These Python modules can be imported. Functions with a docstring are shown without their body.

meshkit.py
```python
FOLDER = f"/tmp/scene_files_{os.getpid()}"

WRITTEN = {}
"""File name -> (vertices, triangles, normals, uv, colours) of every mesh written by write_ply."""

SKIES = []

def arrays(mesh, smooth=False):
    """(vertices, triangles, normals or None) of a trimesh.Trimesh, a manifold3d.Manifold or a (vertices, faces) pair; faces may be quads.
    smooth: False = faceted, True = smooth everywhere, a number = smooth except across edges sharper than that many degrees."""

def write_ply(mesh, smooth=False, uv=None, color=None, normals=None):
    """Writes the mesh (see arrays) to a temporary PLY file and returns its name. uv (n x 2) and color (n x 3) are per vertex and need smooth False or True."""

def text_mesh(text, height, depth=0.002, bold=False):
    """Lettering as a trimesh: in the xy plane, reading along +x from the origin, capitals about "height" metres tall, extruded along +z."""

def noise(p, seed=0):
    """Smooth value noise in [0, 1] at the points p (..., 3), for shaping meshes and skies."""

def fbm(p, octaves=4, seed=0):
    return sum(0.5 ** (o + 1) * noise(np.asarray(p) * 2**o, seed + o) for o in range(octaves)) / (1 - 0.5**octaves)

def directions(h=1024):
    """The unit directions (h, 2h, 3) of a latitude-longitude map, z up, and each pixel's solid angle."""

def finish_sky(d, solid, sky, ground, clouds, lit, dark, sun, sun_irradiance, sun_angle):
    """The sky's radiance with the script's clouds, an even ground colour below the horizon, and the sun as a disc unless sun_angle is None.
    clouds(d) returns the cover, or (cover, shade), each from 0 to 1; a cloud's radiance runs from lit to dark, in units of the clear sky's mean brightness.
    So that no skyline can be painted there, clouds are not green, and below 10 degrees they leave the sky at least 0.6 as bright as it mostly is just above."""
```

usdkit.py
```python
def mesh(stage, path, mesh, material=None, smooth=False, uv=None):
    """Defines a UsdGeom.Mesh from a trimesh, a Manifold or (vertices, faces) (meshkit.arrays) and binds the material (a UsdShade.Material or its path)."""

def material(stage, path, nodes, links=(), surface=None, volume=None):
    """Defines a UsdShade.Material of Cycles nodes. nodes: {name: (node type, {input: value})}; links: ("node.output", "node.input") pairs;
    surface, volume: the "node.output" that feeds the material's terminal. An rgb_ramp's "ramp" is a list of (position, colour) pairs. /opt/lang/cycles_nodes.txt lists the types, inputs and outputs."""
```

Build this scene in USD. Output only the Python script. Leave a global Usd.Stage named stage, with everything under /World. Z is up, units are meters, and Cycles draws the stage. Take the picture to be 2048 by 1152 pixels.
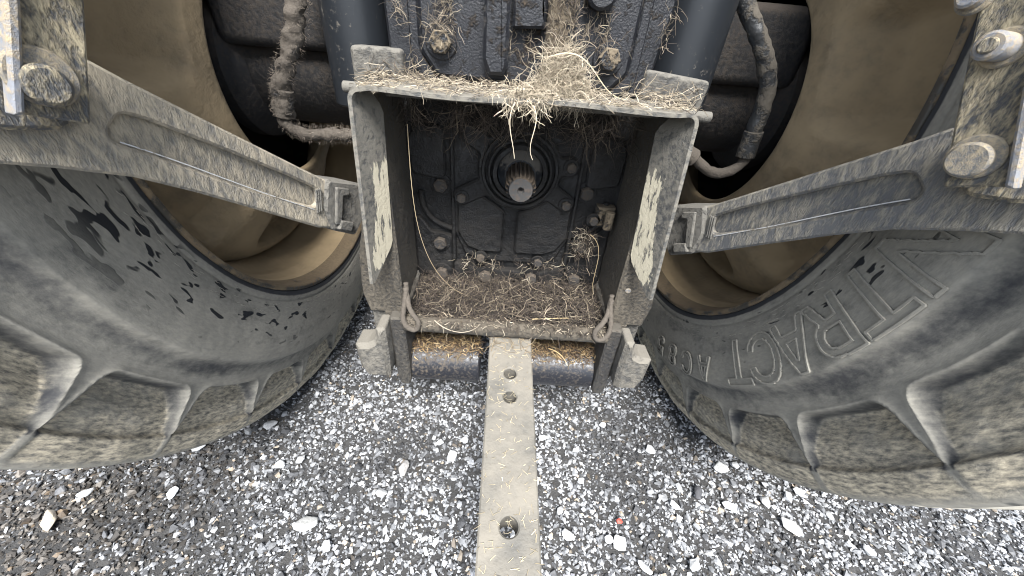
import math
import numpy as np, trimesh, shapely.geometry as sg, manifold3d as m3
import usdkit, meshkit
from pxr import Usd, UsdGeom, UsdLux, UsdShade, Sdf, Gf, Vt

stage = Usd.Stage.CreateInMemory()
UsdGeom.SetStageUpAxis(stage, 'Z'); UsdGeom.SetStageMetersPerUnit(stage, 1.0)
UsdGeom.Xform.Define(stage, '/World')
T = Sdf.ValueTypeNames

# ------------------------------------------------------------------ camera
PITCH, ROLL, YAW, EYE, EXPOSURE = .605, .085, .043, (0, 0, .95), 3.05
cp, sp = math.cos(PITCH), math.sin(PITCH)
fw = np.array([math.sin(YAW) * cp, math.cos(YAW) * cp, -sp])
r0 = np.array([math.cos(YAW), -math.sin(YAW), 0]); u0 = np.cross(r0, fw)
rt = math.cos(ROLL) * r0 + math.sin(ROLL) * u0; up = -math.sin(ROLL) * r0 + math.cos(ROLL) * u0
cam = UsdGeom.Camera.Define(stage, '/World/camera')
cam.CreateHorizontalApertureAttr(36.0); cam.CreateVerticalApertureAttr(20.25); cam.CreateFocalLengthAttr(36 * 720 / 2048)
cam.CreateClippingRangeAttr((.01, 2000.0)); cam.CreateExposureAttr(EXPOSURE)
cam.AddTransformOp().Set(Gf.Matrix4d(*[float(x) for row in ((*rt, 0), (*up, 0), (*-fw, 0), (*EYE, 1)) for x in row]))

# ------------------------------------------------------------------ sky and sun (bright overcast)
SUN_AZ, SUN_EL = math.radians(176), math.radians(54)          # azimuth = atan2(x, y): behind the camera
sky = UsdLux.DomeLight.Define(stage, '/World/sky')
skym = usdkit.material(stage, '/World/Looks/sky_look', {
    'tc': ('texture_coordinate', {}),
    'sky': ('sky_texture', {'sky_type': 'single_scattering', 'sun_disc': False, 'sun_elevation': SUN_EL, 'sun_rotation': SUN_AZ}),
    'cl': ('noise_texture', {'scale': 2.2, 'detail': 5.0, 'roughness': .55}),
    'ramp': ('rgb_ramp', {'ramp': [(.3, (1.35, 1.47, 1.66)), (.7, (2.45, 2.6, 2.8))]}),
    'mx': ('mix_color', {'fac': .85, 'use_clamp': False}),
    'bg': ('background_shader', {'strength': .1})},
    [('tc.generated', 'cl.vector'), ('cl.fac', 'ramp.fac'), ('sky.color', 'mx.a'), ('ramp.color', 'mx.b'), ('mx.result', 'bg.color')], surface='bg.background')
UsdShade.MaterialBindingAPI.Apply(sky.GetPrim()).Bind(skym)
sky.GetPrim().SetCustomDataByKey('kind', 'structure')
sun = UsdLux.DistantLight.Define(stage, '/World/sun')
sun.CreateIntensityAttr(.4); sun.CreateAngleAttr(22.0); sun.CreateColorAttr(Gf.Vec3f(1, .985, .96)); sun.CreateNormalizeAttr(True)
sun.AddRotateXYZOp().Set(Gf.Vec3f(90 - math.degrees(SUN_EL), 0, 180 - math.degrees(SUN_AZ)))

# ------------------------------------------------------------------ helpers: prims
counts = {}
def numbered(parent, name):
    k = counts.get((parent, name), 0); counts[(parent, name)] = k + 1
    return f'{parent}/{name}' + (f'_{k:03d}' if k else '')
def tag(prim, label=None, cat=None, group=None, kind=None):
    for k, v in (('label', label), ('category', cat), ('group', group), ('kind', kind)):
        if v: prim.SetCustomDataByKey(k, v)
    return prim
def empty(name, parent='/World', loc=None):
    x = UsdGeom.Xform.Define(stage, numbered(parent, name))
    if loc is not None: x.AddTranslateOp().Set(Gf.Vec3d(*map(float, loc)))
    return str(x.GetPath())
ORIG = {}                                                       # world place of each holder: meshes are built in world coordinates
def holder(name, parent, at, label=None):
    base = ORIG.get(parent, np.zeros(3)); at = np.asarray(at, float)
    p = empty(name, parent, at - base); ORIG[p] = at
    if label: tag(stage.GetPrimAtPath(p), label)
    return p
def obj(name, mesh, mat, parent='/World', smooth=32, pv=None, uv=None, label=None):
    v, f, n = meshkit.arrays(mesh, smooth)
    base = ORIG.get(parent, np.zeros(3))
    path = numbered(parent, name)
    m = usdkit.mesh(stage, path, (v - base, f), M[mat], smooth=False, uv=uv)
    if n is not None:
        m.CreateNormalsAttr(Vt.Vec3fArray.FromNumpy(n.astype(np.float32))); m.SetNormalsInterpolation('vertex')
    for k, a in (pv or {}).items():
        UsdGeom.PrimvarsAPI(m).CreatePrimvar(k, T.Color3fArray, 'vertex').Set(Vt.Vec3fArray.FromNumpy(np.asarray(a, np.float32)))
    if label: tag(m.GetPrim(), label)
    return m.GetPrim()

# ------------------------------------------------------------------ helpers: shapes
def cat(*ms): return trimesh.util.concatenate([m for m in ms])
def man(mesh):
    q = mesh.to_mesh(); return trimesh.Trimesh(q.vert_properties[:, :3], q.tri_verts, process=False)
def ring_offset(p, b, outer=True):
    """inset of a ring by mitred corners, same number of points"""
    p = np.asarray(p, float); a = p - np.roll(p, 1, 0); c = np.roll(p, -1, 0) - p
    a /= np.linalg.norm(a, axis=1)[:, None]; c /= np.linalg.norm(c, axis=1)[:, None]
    na = np.stack([-a[:, 1], a[:, 0]], 1); nc = np.stack([-c[:, 1], c[:, 0]], 1)
    m = na + nc; m /= np.maximum(1 + (na * nc).sum(1), .35)[:, None]
    return p + m * b
def prism(poly, d, b=0.0):
    """polygon (shapely or points) in xy extruded 0..d along z with a chamfer b on both faces' edges"""
    poly = sg.polygon.orient(poly if isinstance(poly, sg.Polygon) else sg.Polygon(poly))
    rings = [np.array(poly.exterior.coords)[:-1]] + [np.array(r.coords)[:-1] for r in poly.interiors]
    V, Fc, n0 = [], [], 0
    ins = [ring_offset(r, b) for r in rings]
    levels = [(ins, 0), (rings, b), (rings, d - b), (ins, d)] if b else [(rings, 0), (rings, d)]
    start = []
    for rs, z in levels:
        st = []
        for r in rs:
            st.append(n0); V.append(np.column_stack([r, np.full(len(r), z)])); n0 += len(r)
        start.append(st)
    for a, bb in zip(start[:-1], start[1:]):
        for k, r in enumerate(rings):
            n = len(r); i = np.arange(n); j = (i + 1) % n
            Fc.append(np.column_stack([a[k] + i, a[k] + j, bb[k] + j])); Fc.append(np.column_stack([a[k] + i, bb[k] + j, bb[k] + i]))
    import mapbox_earcut as ec
    rs = levels[0][0]; P = np.vstack(rs); tri = ec.triangulate_float64(P, np.cumsum([len(r) for r in rs]).astype(np.uint32)).reshape(-1, 3).astype(int)
    e = P[tri]; ar = (e[:, 1, 0] - e[:, 0, 0]) * (e[:, 2, 1] - e[:, 0, 1]) - (e[:, 2, 0] - e[:, 0, 0]) * (e[:, 1, 1] - e[:, 0, 1])
    tri[ar < 0] = tri[ar < 0][:, ::-1]
    Fc.append(tri[:, ::-1] + start[0][0]); Fc.append(tri + start[-1][0])
    return trimesh.Trimesh(np.vstack(V), np.vstack(Fc), process=False)
def rnd(pts, r, res=4):
    p = pts if isinstance(pts, sg.base.BaseGeometry) else sg.Polygon(pts)
    return p.buffer(-r, quad_segs=res).buffer(2 * r, quad_segs=res).buffer(-r, quad_segs=res).simplify(r * .02)
def to(mesh, o, x, y):
    """local x, y, z axes -> world x, y, cross(x, y) at o"""
    x = np.asarray(x, float) / np.linalg.norm(x); y = np.asarray(y, float); y = y - x * (x @ y); y /= np.linalg.norm(y)
    m = np.eye(4); m[:3, 0], m[:3, 1], m[:3, 2], m[:3, 3] = x, y, np.cross(x, y), o
    q = mesh.copy(); q.apply_transform(m); return q
def face(poly, y, d, b=.002):
    """a polygon drawn in x, z that stands at depth y (front face) and is d thick going away (+y)"""
    return to(prism(poly, d, b), (0, y + d, 0), (1, 0, 0), (0, 0, 1))
def box(x0, x1, y0, y1, z0, z1, b=.003):
    return face(sg.box(x0, z0, x1, z1), y0, y1 - y0, b)
def rbox(x0, x1, y0, y1, z0, z1, r=.01, n=12):
    s = m3.Manifold.sphere(r, n)
    return man(m3.Manifold.batch_hull([s.translate((x, y, z)) for x in (x0 + r, x1 - r) for y in (y0 + r, y1 - r) for z in (z0 + r, z1 - r)]))
def lathe(prof, n=40, o=(0, 0, 0), axis=(0, 0, 1)):
    """profile of (radius, height) turned round axis through o; open profile from axis to axis"""
    p = np.asarray(prof, float); a = np.linspace(0, 2 * np.pi, n, endpoint=False)
    V = np.stack([p[:, None, 0] * np.cos(a), p[:, None, 0] * np.sin(a), np.repeat(p[:, 1:2], n, 1)], -1).reshape(-1, 3)
    i, j = np.meshgrid(np.arange(len(p) - 1), np.arange(n), indexing='ij'); k = (j + 1) % n
    q = np.stack([i * n + j, i * n + k, (i + 1) * n + k, (i + 1) * n + j], -1).reshape(-1, 4)
    m = trimesh.Trimesh(V, np.vstack([q[:, [0, 1, 2]], q[:, [0, 2, 3]]]), process=False)
    ax = np.asarray(axis, float) / np.linalg.norm(axis); s = (1, 0, 0) if abs(ax[0]) < .9 else (0, 1, 0)
    return to(m, o, np.cross(s, ax), np.cross(ax, np.cross(s, ax)))
def cyl(a, b, r, n=28, bev=.0015, r2=None):
    a, b = np.asarray(a, float), np.asarray(b, float); L = np.linalg.norm(b - a); r2 = r if r2 is None else r2
    return lathe([(1e-5, 0), (r - bev, 0), (r, bev), (r2, L - bev), (r2 - bev, L), (1e-5, L)], n, a, b - a)
def spline(pts, n):
    from scipy.interpolate import CubicSpline
    p = np.asarray(pts, float); t = np.r_[0, np.cumsum(np.linalg.norm(np.diff(p, axis=0), axis=1))]
    return CubicSpline(t, p)(np.linspace(0, t[-1], n))
def pipe(pts, r, n=14, k=60, lump=0, seed=0, freq=60):
    c = spline(pts, k) if len(pts) > 2 else np.linspace(pts[0], pts[1], k)
    tg = np.gradient(c, axis=0); tg /= np.linalg.norm(tg, axis=1)[:, None]
    ref = np.array([.3, -1, .2]); u = np.cross(tg, ref); u /= np.linalg.norm(u, axis=1)[:, None]; w = np.cross(tg, u)
    a = np.linspace(0, 2 * np.pi, n, endpoint=False)
    rr = np.broadcast_to(np.asarray(r, float).reshape(-1, 1) if np.ndim(r) else np.full((k, 1), r), (k, 1))
    dirn = u[:, None] * np.cos(a)[None, :, None] + w[:, None] * np.sin(a)[None, :, None]
    V = c[:, None] + dirn * rr[:, :, None]
    if lump: V = V + dirn * ((meshkit.fbm(V * freq, 3, seed) - .4) * lump)[..., None]
    V = V.reshape(-1, 3)
    i, j = np.meshgrid(np.arange(k - 1), np.arange(n), indexing='ij'); q = (j + 1) % n
    f = np.stack([i * n + j, i * n + q, (i + 1) * n + q, (i + 1) * n + j], -1).reshape(-1, 4)
    V = np.vstack([V, c[:1], c[-1:]]); e = len(V)
    cap = [[e - 2, (j + 1) % n, j] for j in range(n)] + [[e - 1, (k - 1) * n + j, (k - 1) * n + (j + 1) % n] for j in range(n)]
    return trimesh.Trimesh(V, np.vstack([f[:, [0, 1, 2]], f[:, [0, 2, 3]], cap]), process=False)
def hexhead(o, n, r=.014, h=.010, washer=None, rot=0.0):
    """hex bolt head standing on the surface at o along n, with an optional washer: (head, washer)"""
    o, n = np.asarray(o, float), np.asarray(n, float) / np.linalg.norm(n)
    a = np.arange(6) * np.pi / 3 + rot; P = np.stack([r * np.cos(a), r * np.sin(a)], 1)
    s = (1, 0, 0) if abs(n[0]) < .9 else (0, 0, 1); x = np.cross(s, n)
    w0 = .004 if washer else 0
    hd = cat(to(prism(P, h, .0018), o + n * w0, x, np.cross(n, x)), lathe([(r * .83, h - .0005), (r * .8, h + .0012), (1e-5, h + .0015)], 20, o + n * w0, n))
    ws = lathe([(washer, 0), (washer, .003), (washer - .001, .004), (1e-5, .004)], 28, o, n) if washer else None
    return hd, ws
def roughen(mesh, size, amp, freq, seed=0):
    m = mesh.subdivide_to_size(size, 12); m = trimesh.Trimesh(m.vertices, m.faces, process=True)
    nn = m.vertex_normals; m.vertices = m.vertices + nn * ((meshkit.fbm(m.vertices * freq, 3, seed) - .47) * amp)[:, None]
    return m
def strands(P, D, L, R, tones, seed, k=6, curl=.35, droop=0.0):
    """thin three-sided stalks from points P along directions D: (mesh, tone per vertex)"""
    g = np.random.default_rng(seed); N = len(P)
    L = np.broadcast_to(L, N); R = np.broadcast_to(R, N)
    d = D / np.linalg.norm(D, axis=1)[:, None]; bend = g.normal(0, curl, (N, 3)); pts = [np.array(P, float)]
    for _ in range(k - 1):
        d = d + bend / (k - 1) + g.normal(0, curl * .35, (N, 3)) + np.array([0, 0, -droop / (k - 1)])
        d /= np.linalg.norm(d, axis=1)[:, None]
        pts.append(pts[-1] + d * (L / (k - 1))[:, None])
    C = np.stack(pts, 1); tg = np.gradient(C, axis=1); tg /= np.linalg.norm(tg, axis=2)[..., None] + 1e-9
    ref = g.normal(0, 1, (N, 1, 3)); u = np.cross(tg, ref); u /= np.linalg.norm(u, axis=2)[..., None] + 1e-9; w = np.cross(tg, u)
    taper = np.linspace(1, .55, k)[None, :, None]
    V = np.stack([C + (u * math.cos(a) + w * math.sin(a)) * R[:, None, None] * taper for a in (0, 2.094, 4.189)], 2)
    ii, kk, jj = np.meshgrid(np.arange(N), np.arange(k - 1), np.arange(3), indexing='ij'); j2 = (jj + 1) % 3
    b = ii * k * 3 + kk * 3
    q = np.stack([b + jj, b + j2, b + 3 + j2, b + 3 + jj], -1).reshape(-1, 4)
    return trimesh.Trimesh(V.reshape(-1, 3), np.vstack([q[:, [0, 1, 2]], q[:, [0, 2, 3]]]), process=False), np.repeat(np.asarray(tones), k * 3, 0)
def pick(g, n, pal, w, var=.18):
    c = np.array(pal)[g.choice(len(pal), n, p=np.array(w) / sum(w))]
    return np.clip(c * np.exp(g.normal(0, var, (n, 1))), .004, .9)

# ------------------------------------------------------------------ materials
M = {}
def look(name, nodes, links, surface): M[name] = usdkit.material(stage, f'/World/Looks/{name}_look', nodes, links, surface=surface)
def dirt(name, base, dust, dust2, cover=.5, scale=30, rot=(0, 0, 0), stretch=(1, 1, 1), upw=.25, rough=.42, bump=.5, width=.07, fine=5.0, drough=.95, fin=.35, metal=0.0, bdist=.0015):
    look(name, {
        'g': ('geometry', {}), 'mp': ('mapping', {'mapping_type': 'point', 'rotation': rot, 'scale': stretch}),
        'n1': ('noise_texture', {'scale': float(scale), 'detail': 7.0, 'roughness': .62}),
        'n2': ('noise_texture', {'scale': float(scale * fine), 'detail': 4.0, 'roughness': .65}),
        'n3': ('noise_texture', {'scale': 9.0, 'detail': 3.0}),
        'sx': ('separate_xyz', {}), 'up': ('math', {'math_type': 'maximum', 'value2': 0.0}),
        'a1': ('math', {'math_type': 'multiply_add', 'value2': float(upw), 'value3': float(cover - .5 - fin * .5 - .25)}),
        'a2': ('math', {'math_type': 'multiply_add', 'value2': float(fin)}), 'a3': ('math', {'math_type': 'add'}), 'a4': ('math', {'math_type': 'multiply_add', 'value2': .5}),
        'mr': ('map_range', {'range_type': 'smoothstep', 'from_min': .5 - width, 'from_max': .5 + width, 'to_min': 0.0, 'to_max': 1.0}),
        'c1': ('mix_color', {'a': dust, 'b': dust2}), 'c2': ('mix_color', {'a': base}),
        'r': ('mix_float', {'a': float(rough), 'b': float(drough)}),
        'h': ('math', {'math_type': 'multiply_add', 'value2': .6}), 'bp': ('bump', {'strength': float(bump), 'distance': float(bdist), 'use_object_space': False}),
        'p': ('principled_bsdf', {'metallic': float(metal), 'specular_ior_level': .4})},
        [('g.position', 'mp.vector'), ('mp.vector', 'n1.vector'), ('mp.vector', 'n2.vector'), ('g.position', 'n3.vector'), ('g.normal', 'sx.vector'), ('sx.z', 'up.value1'),
         ('up.value', 'a1.value1'), ('n2.fac', 'a2.value1'), ('a1.value', 'a2.value3'), ('n1.fac', 'a3.value1'), ('a2.value', 'a3.value2'), ('n3.fac', 'a4.value1'), ('a3.value', 'a4.value3'),
         ('a4.value', 'mr.value'), ('n2.fac', 'c1.fac'), ('mr.result', 'c2.fac'), ('c1.result', 'c2.b'), ('mr.result', 'r.fac'),
         ('n2.fac', 'h.value1'), ('mr.result', 'h.value3'), ('h.value', 'bp.height'), ('bp.normal', 'p.normal'), ('c2.result', 'p.base_color'), ('r.result', 'p.roughness')], 'p.BSDF')
BLK = (.013, .014, .017); BLU = (.032, .036, .043)
TAN, TAN2 = (.36, .29, .19), (.21, .165, .105); GRY, GRY2 = (.21, .19, .155), (.11, .098, .08); BRN, BRN2 = (.085, .064, .044), (.045, .034, .024)
smear = dict(rot=(.3, .5, .9), stretch=(1, 1, .35))
dirt('link', (.125, .12, .11), (.40, .35, .265), (.23, .2, .155), .55, 150, **smear, upw=.15, bump=.7, width=.22, fine=3.5, fin=.6, bdist=.002)
dirt('link_right', (.085, .086, .088), (.34, .305, .24), (.17, .157, .13), .45, 150, (-.3, .5, -.9), (1, 1, .35), upw=.15, bump=.7, width=.2, fine=3.5, fin=.6, bdist=.002)
dirt('rod', (.05, .052, .056), (.45, .39, .26), (.25, .205, .14), .47, 150, (.2, .4, -.5), (1, 1, .4), upw=.1, bump=.8, width=.18, fine=3.5, fin=.6, bdist=.0025)
dirt('bright_steel', (.15, .16, .18), TAN, TAN2, .44, 160, upw=.1, rough=.55, bump=.5, width=.2)
dirt('worn_glint', (.42, .42, .42), (.2, .18, .15), TAN2, .42, 200, upw=0, rough=.4, bump=.2)
dirt('bolt_dark', (.03, .03, .031), (.10, .084, .068), BRN2, .5, 200, upw=.2, rough=.45, bump=.6, width=.12)
dirt('bolt_muddy', (.09, .092, .095), (.36, .31, .22), TAN2, .5, 190, upw=.1, bump=.5, width=.22, fin=.6)
dirt('shield', (.055, .056, .056), (.215, .2, .17), (.105, .096, .08), .56, 120, upw=.3, bump=.6, rough=.6, width=.16)
dirt('casting', (.028, .028, .028), (.125, .108, .083), (.06, .051, .040), .57, 150, upw=.15, bump=.9, width=.2, bdist=.003)
dirt('casting_pale', (.05, .051, .052), (.175, .165, .145), (.10, .093, .08), .6, 120, upw=.2, bump=.9, width=.2, bdist=.003)
dirt('leg', (.025, .025, .026), (.095, .085, .07), (.05, .045, .038), .48, 120, upw=.3, bump=.9, width=.2, bdist=.003)
dirt('hook', (.05, .05, .05), (.19, .175, .148), (.10, .092, .078), .6, 90, upw=.3, bump=.8, width=.22, bdist=.003)
dirt('black_cover', (.008, .008, .0085), (.022, .0195, .017), (.012, .011, .010), .42, 60, upw=.4, rough=.36, bump=.8, width=.25, bdist=.002)
dirt('black_cast', (.010, .011, .014), BRN, BRN2, .31, 70, upw=.5, rough=.33, bump=1.0, width=.1, bdist=.003)
dirt('black_dusty', (.016, .018, .022), (.2, .165, .115), BRN, .52, 50, upw=.4, rough=.5, bump=1.0, bdist=.004)
dirt('smooth_black', (.013, .015, .018), (.12, .108, .09), (.05, .045, .04), .31, 130, upw=.5, rough=.4, bump=.15)
dirt('hose_dirt', (.03, .028, .026), (.105, .09, .073), (.055, .046, .038), .72, 50, upw=.2, bump=1.0, bdist=.004)
dirt('hose_clean', (.02, .021, .022), (.10, .088, .07), (.055, .047, .038), .5, 40, upw=.2, bump=.7, bdist=.003)
dirt('axle', (.010, .010, .011), (.06, .049, .04), (.03, .025, .021), .42, 130, upw=.6, width=.2, rough=.6, bump=.6)
dirt('rim', (.15, .115, .072), (.37, .28, .165), (.24, .18, .108), .58, 7, upw=.15, rough=.7, bump=.8, width=.3, fine=7.0, fin=.6, bdist=.002)
dirt('rim_lip', (.04, .036, .03), (.19, .145, .09), (.09, .065, .042), .5, 30, upw=.2, bump=.6)
dirt('drawbar', (.07, .068, .062), (.20, .182, .15), (.14, .128, .108), .50, 16, upw=.1, rough=.6, bump=.55, width=.3, bdist=.0025)
dirt('roller', (.015, .016, .02), (.10, .085, .066), BRN, .33, 150, upw=.1, rough=.27, bump=.4, width=.15)
dirt('steel_end', (.045, .044, .043), (.06, .04, .03), (.085, .078, .07), .47, 150, upw=0, rough=.6, bump=.4)
dirt('body', (.012, .012, .013), BRN, BRN2, .3, 15, upw=.3, rough=.6)

def fibre(name, rough=.7):
    look(name, {'a': ('attribute', {'attribute': 'tone'}), 'p': ('principled_bsdf', {'roughness': rough, 'specular_ior_level': .25})}, [('a.color', 'p.base_color')], 'p.BSDF')
fibre('straw')
look('gravel', {'a': ('attribute', {'attribute': 'tone'}), 'g': ('geometry', {}), 'n': ('noise_texture', {'scale': 260.0, 'detail': 4.0, 'roughness': .7}),
    'mr': ('map_range', {'from_min': .25, 'from_max': .75, 'to_min': .62, 'to_max': 1.3}), 'm': ('vector_math', {'math_type': 'scale'}),
    'bp': ('bump', {'strength': .5, 'distance': .001}), 'p': ('principled_bsdf', {'roughness': .62, 'specular_ior_level': .4})},
    [('g.position', 'n.vector'), ('n.fac', 'mr.value'), ('a.color', 'm.vector1'), ('mr.result', 'm.scale'), ('m.vector', 'p.base_color'), ('n.fac', 'bp.height'), ('bp.normal', 'p.normal')], 'p.BSDF')
look('ground', {'g': ('geometry', {}), 'v': ('voronoi_texture', {'scale': 95.0}), 'n': ('noise_texture', {'scale': 3.0, 'detail': 6.0}), 'n2': ('noise_texture', {'scale': 420.0, 'detail': 5.0, 'roughness': .7}),
    'r': ('rgb_ramp', {'ramp': [(0, (.012, .012, .013)), (.55, (.03, .03, .03)), (1, (.09, .088, .085))]}),
    'b': ('mix_color', {'a': (.020, .020, .021), 'b': (.042, .040, .037)}), 'm': ('mix_color', {'blend_type': 'add', 'fac': .6}),
    'bp': ('bump', {'strength': 1.0, 'distance': .006}), 'p': ('principled_bsdf', {'roughness': .85})},
    [('g.position', 'v.vector'), ('g.position', 'n.vector'), ('g.position', 'n2.vector'), ('v.color', 'r.fac'), ('n.fac', 'b.fac'), ('b.result', 'm.a'), ('r.color', 'm.b'), ('m.result', 'p.base_color'), ('n2.fac', 'bp.height'), ('bp.normal', 'p.normal')], 'p.BSDF')

def tyre_look(name, blotch, film):
    look(name, {
        'uv': ('uvmap', {'attribute': 'st'}), 'g': ('geometry', {}), 'a': ('attribute', {'attribute': 'masks'}), 'sa': ('separate_color', {'color_type': 'rgb'}), 
        'm1': ('mapping', {'scale': (5.0, 16.0, 1.0)}), 'n1': ('noise_texture', {'scale': 1.0, 'detail': 7.0, 'roughness': .66}),
        'm2': ('mapping', {'scale': (80.0, 190.0, 1.0), 'rotation': (0, 0, .4)}), 'n2': ('noise_texture', {'scale': 1.0, 'detail': 4.0, 'roughness': .65}),
        'm3': ('mapping', {'scale': (25.0, 84.0, 1.0), 'location': (3.1, 1.7, 0)}), 'n3': ('noise_texture', {'scale': 1.0, 'detail': 1.5, 'roughness': .4, 'distortion': .5}),
        'm5': ('mapping', {'scale': (3.0, 7.0, 1.0)}), 'n5': ('noise_texture', {'scale': 1.0, 'detail': 1.0}),
        'n4': ('noise_texture', {'scale': 55.0, 'detail': 8.0, 'roughness': .7}),
        # dust film
        'f0': ('math', {'math_type': 'multiply_add', 'value2': .5, 'value3': film - .75}), 'f1': ('math', {'math_type': 'add'}), 'f2': ('math', {'math_type': 'subtract'}),
        'fm': ('map_range', {'range_type': 'smoothstep', 'from_min': .22, 'from_max': .74, 'to_min': .0, 'to_max': 1.0}),
        'fc': ('mix_color', {'a': (.125, .122, .114), 'b': (.275, .258, .215)}), 'c1': ('mix_color', {'a': (.029, .030, .033)}),
        # mud
        'u1': ('math', {'math_type': 'multiply_add', 'value2': .75}), 'um': ('map_range', {'range_type': 'smoothstep', 'from_min': .58, 'from_max': 1.12, 'to_min': 0.0, 'to_max': .9}),
        'us': ('map_range', {'from_min': .36, 'from_max': .64}), 'uc': ('mix_color', {'a': (.10, .094, .082), 'b': (.45, .395, .295)}), 'c2': ('mix_color', {}),
        # bare dark spots
        'b1': ('math', {'math_type': 'multiply_add', 'value2': .45}), 'bm': ('map_range', {'range_type': 'smoothstep', 'from_min': .858 - blotch, 'from_max': .90 - blotch, 'to_min': 0.0, 'to_max': 1.0}),
        'b2': ('math', {'math_type': 'multiply'}), 'c3': ('mix_color', {'b': (.012, .013, .015)}),
        'r1': ('mix_float', {'a': .9, 'b': .5}), 'h': ('math', {'math_type': 'multiply_add', 'value2': .7}), 'h2': ('math', {'math_type': 'multiply_add', 'value2': -.8}),
        'bp': ('bump', {'strength': .55, 'distance': .002}), 'p': ('principled_bsdf', {'specular_ior_level': .25})},
        [('uv.UV', 'm1.vector'), ('uv.UV', 'm2.vector'), ('uv.UV', 'm3.vector'), ('uv.UV', 'm5.vector'), ('m5.vector', 'n5.vector'), ('m1.vector', 'n1.vector'), ('m2.vector', 'n2.vector'), ('m3.vector', 'n3.vector'), ('g.position', 'n4.vector'), ('a.color', 'sa.color'),
         ('n4.fac', 'f0.value1'), ('n1.fac', 'f1.value1'), ('f0.value', 'f1.value2'), ('f1.value', 'f2.value1'), ('sa.g', 'f2.value2'), ('f2.value', 'fm.value'),
         ('n2.fac', 'fc.fac'), ('fm.result', 'c1.fac'), ('fc.result', 'c1.b'),
         ('n4.fac', 'u1.value1'), ('sa.r', 'u1.value3'), ('u1.value', 'um.value'), ('n2.fac', 'us.value'), ('us.result', 'uc.fac'), ('c1.result', 'c2.a'), ('uc.result', 'c2.b'), ('um.result', 'c2.fac'),
         ('n5.fac', 'b1.value1'), ('n3.fac', 'b1.value3'), ('b1.value', 'bm.value'), ('bm.result', 'b2.value1'), ('sa.b', 'b2.value2'), ('c2.result', 'c3.a'), ('b2.value', 'c3.fac'),
         ('b2.value', 'r1.fac'), ('r1.result', 'p.roughness'), ('n2.fac', 'h.value1'), ('um.result', 'h.value3'), ('b2.value', 'h2.value1'), ('h.value', 'h2.value3'), ('h2.value', 'bp.height'), ('bp.normal', 'p.normal'), ('c3.result', 'p.base_color')], 'p.BSDF')
tyre_look('tyre_left', .0, .70)
tyre_look('tyre_right', -.06, .67)
# shield flange with worn pale paint, read from the vertex mask
dirt('worn', (.055, .056, .056), (.215, .2, .17), (.105, .096, .08), .56, 120, upw=.3, bump=.6, rough=.6, width=.16)
_w = '/World/Looks/worn_look'
usdkit.material(stage, _w, {'am': ('attribute', {'attribute': 'masks'}), 'as': ('separate_color', {}), 'wm': ('mapping', {'scale': (95.0, 95.0, 20.0)}), 'wn': ('noise_texture', {'scale': 1.0, 'detail': 6.0, 'roughness': .7}),
    'wa': ('math', {'math_type': 'multiply_add', 'value2': 1.8}), 'wr': ('map_range', {'range_type': 'smoothstep', 'from_min': 1.50, 'from_max': 1.57, 'to_min': 0.0, 'to_max': 1.0}),
    'wc': ('mix_color', {'a': (.36, .325, .24), 'b': (.60, .545, .42)}), 'wx': ('mix_color', {})},
    [('am.color', 'as.color'), ('wm.vector', 'wn.vector'), ('wn.fac', 'wa.value1'), ('as.r', 'wa.value3'), ('wa.value', 'wr.value'), ('wn.fac', 'wc.fac'), ('wc.result', 'wx.b'), ('wr.result', 'wx.fac')])
_s = lambda n: UsdShade.Shader.Get(stage, f'{_w}/{n}')
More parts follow.
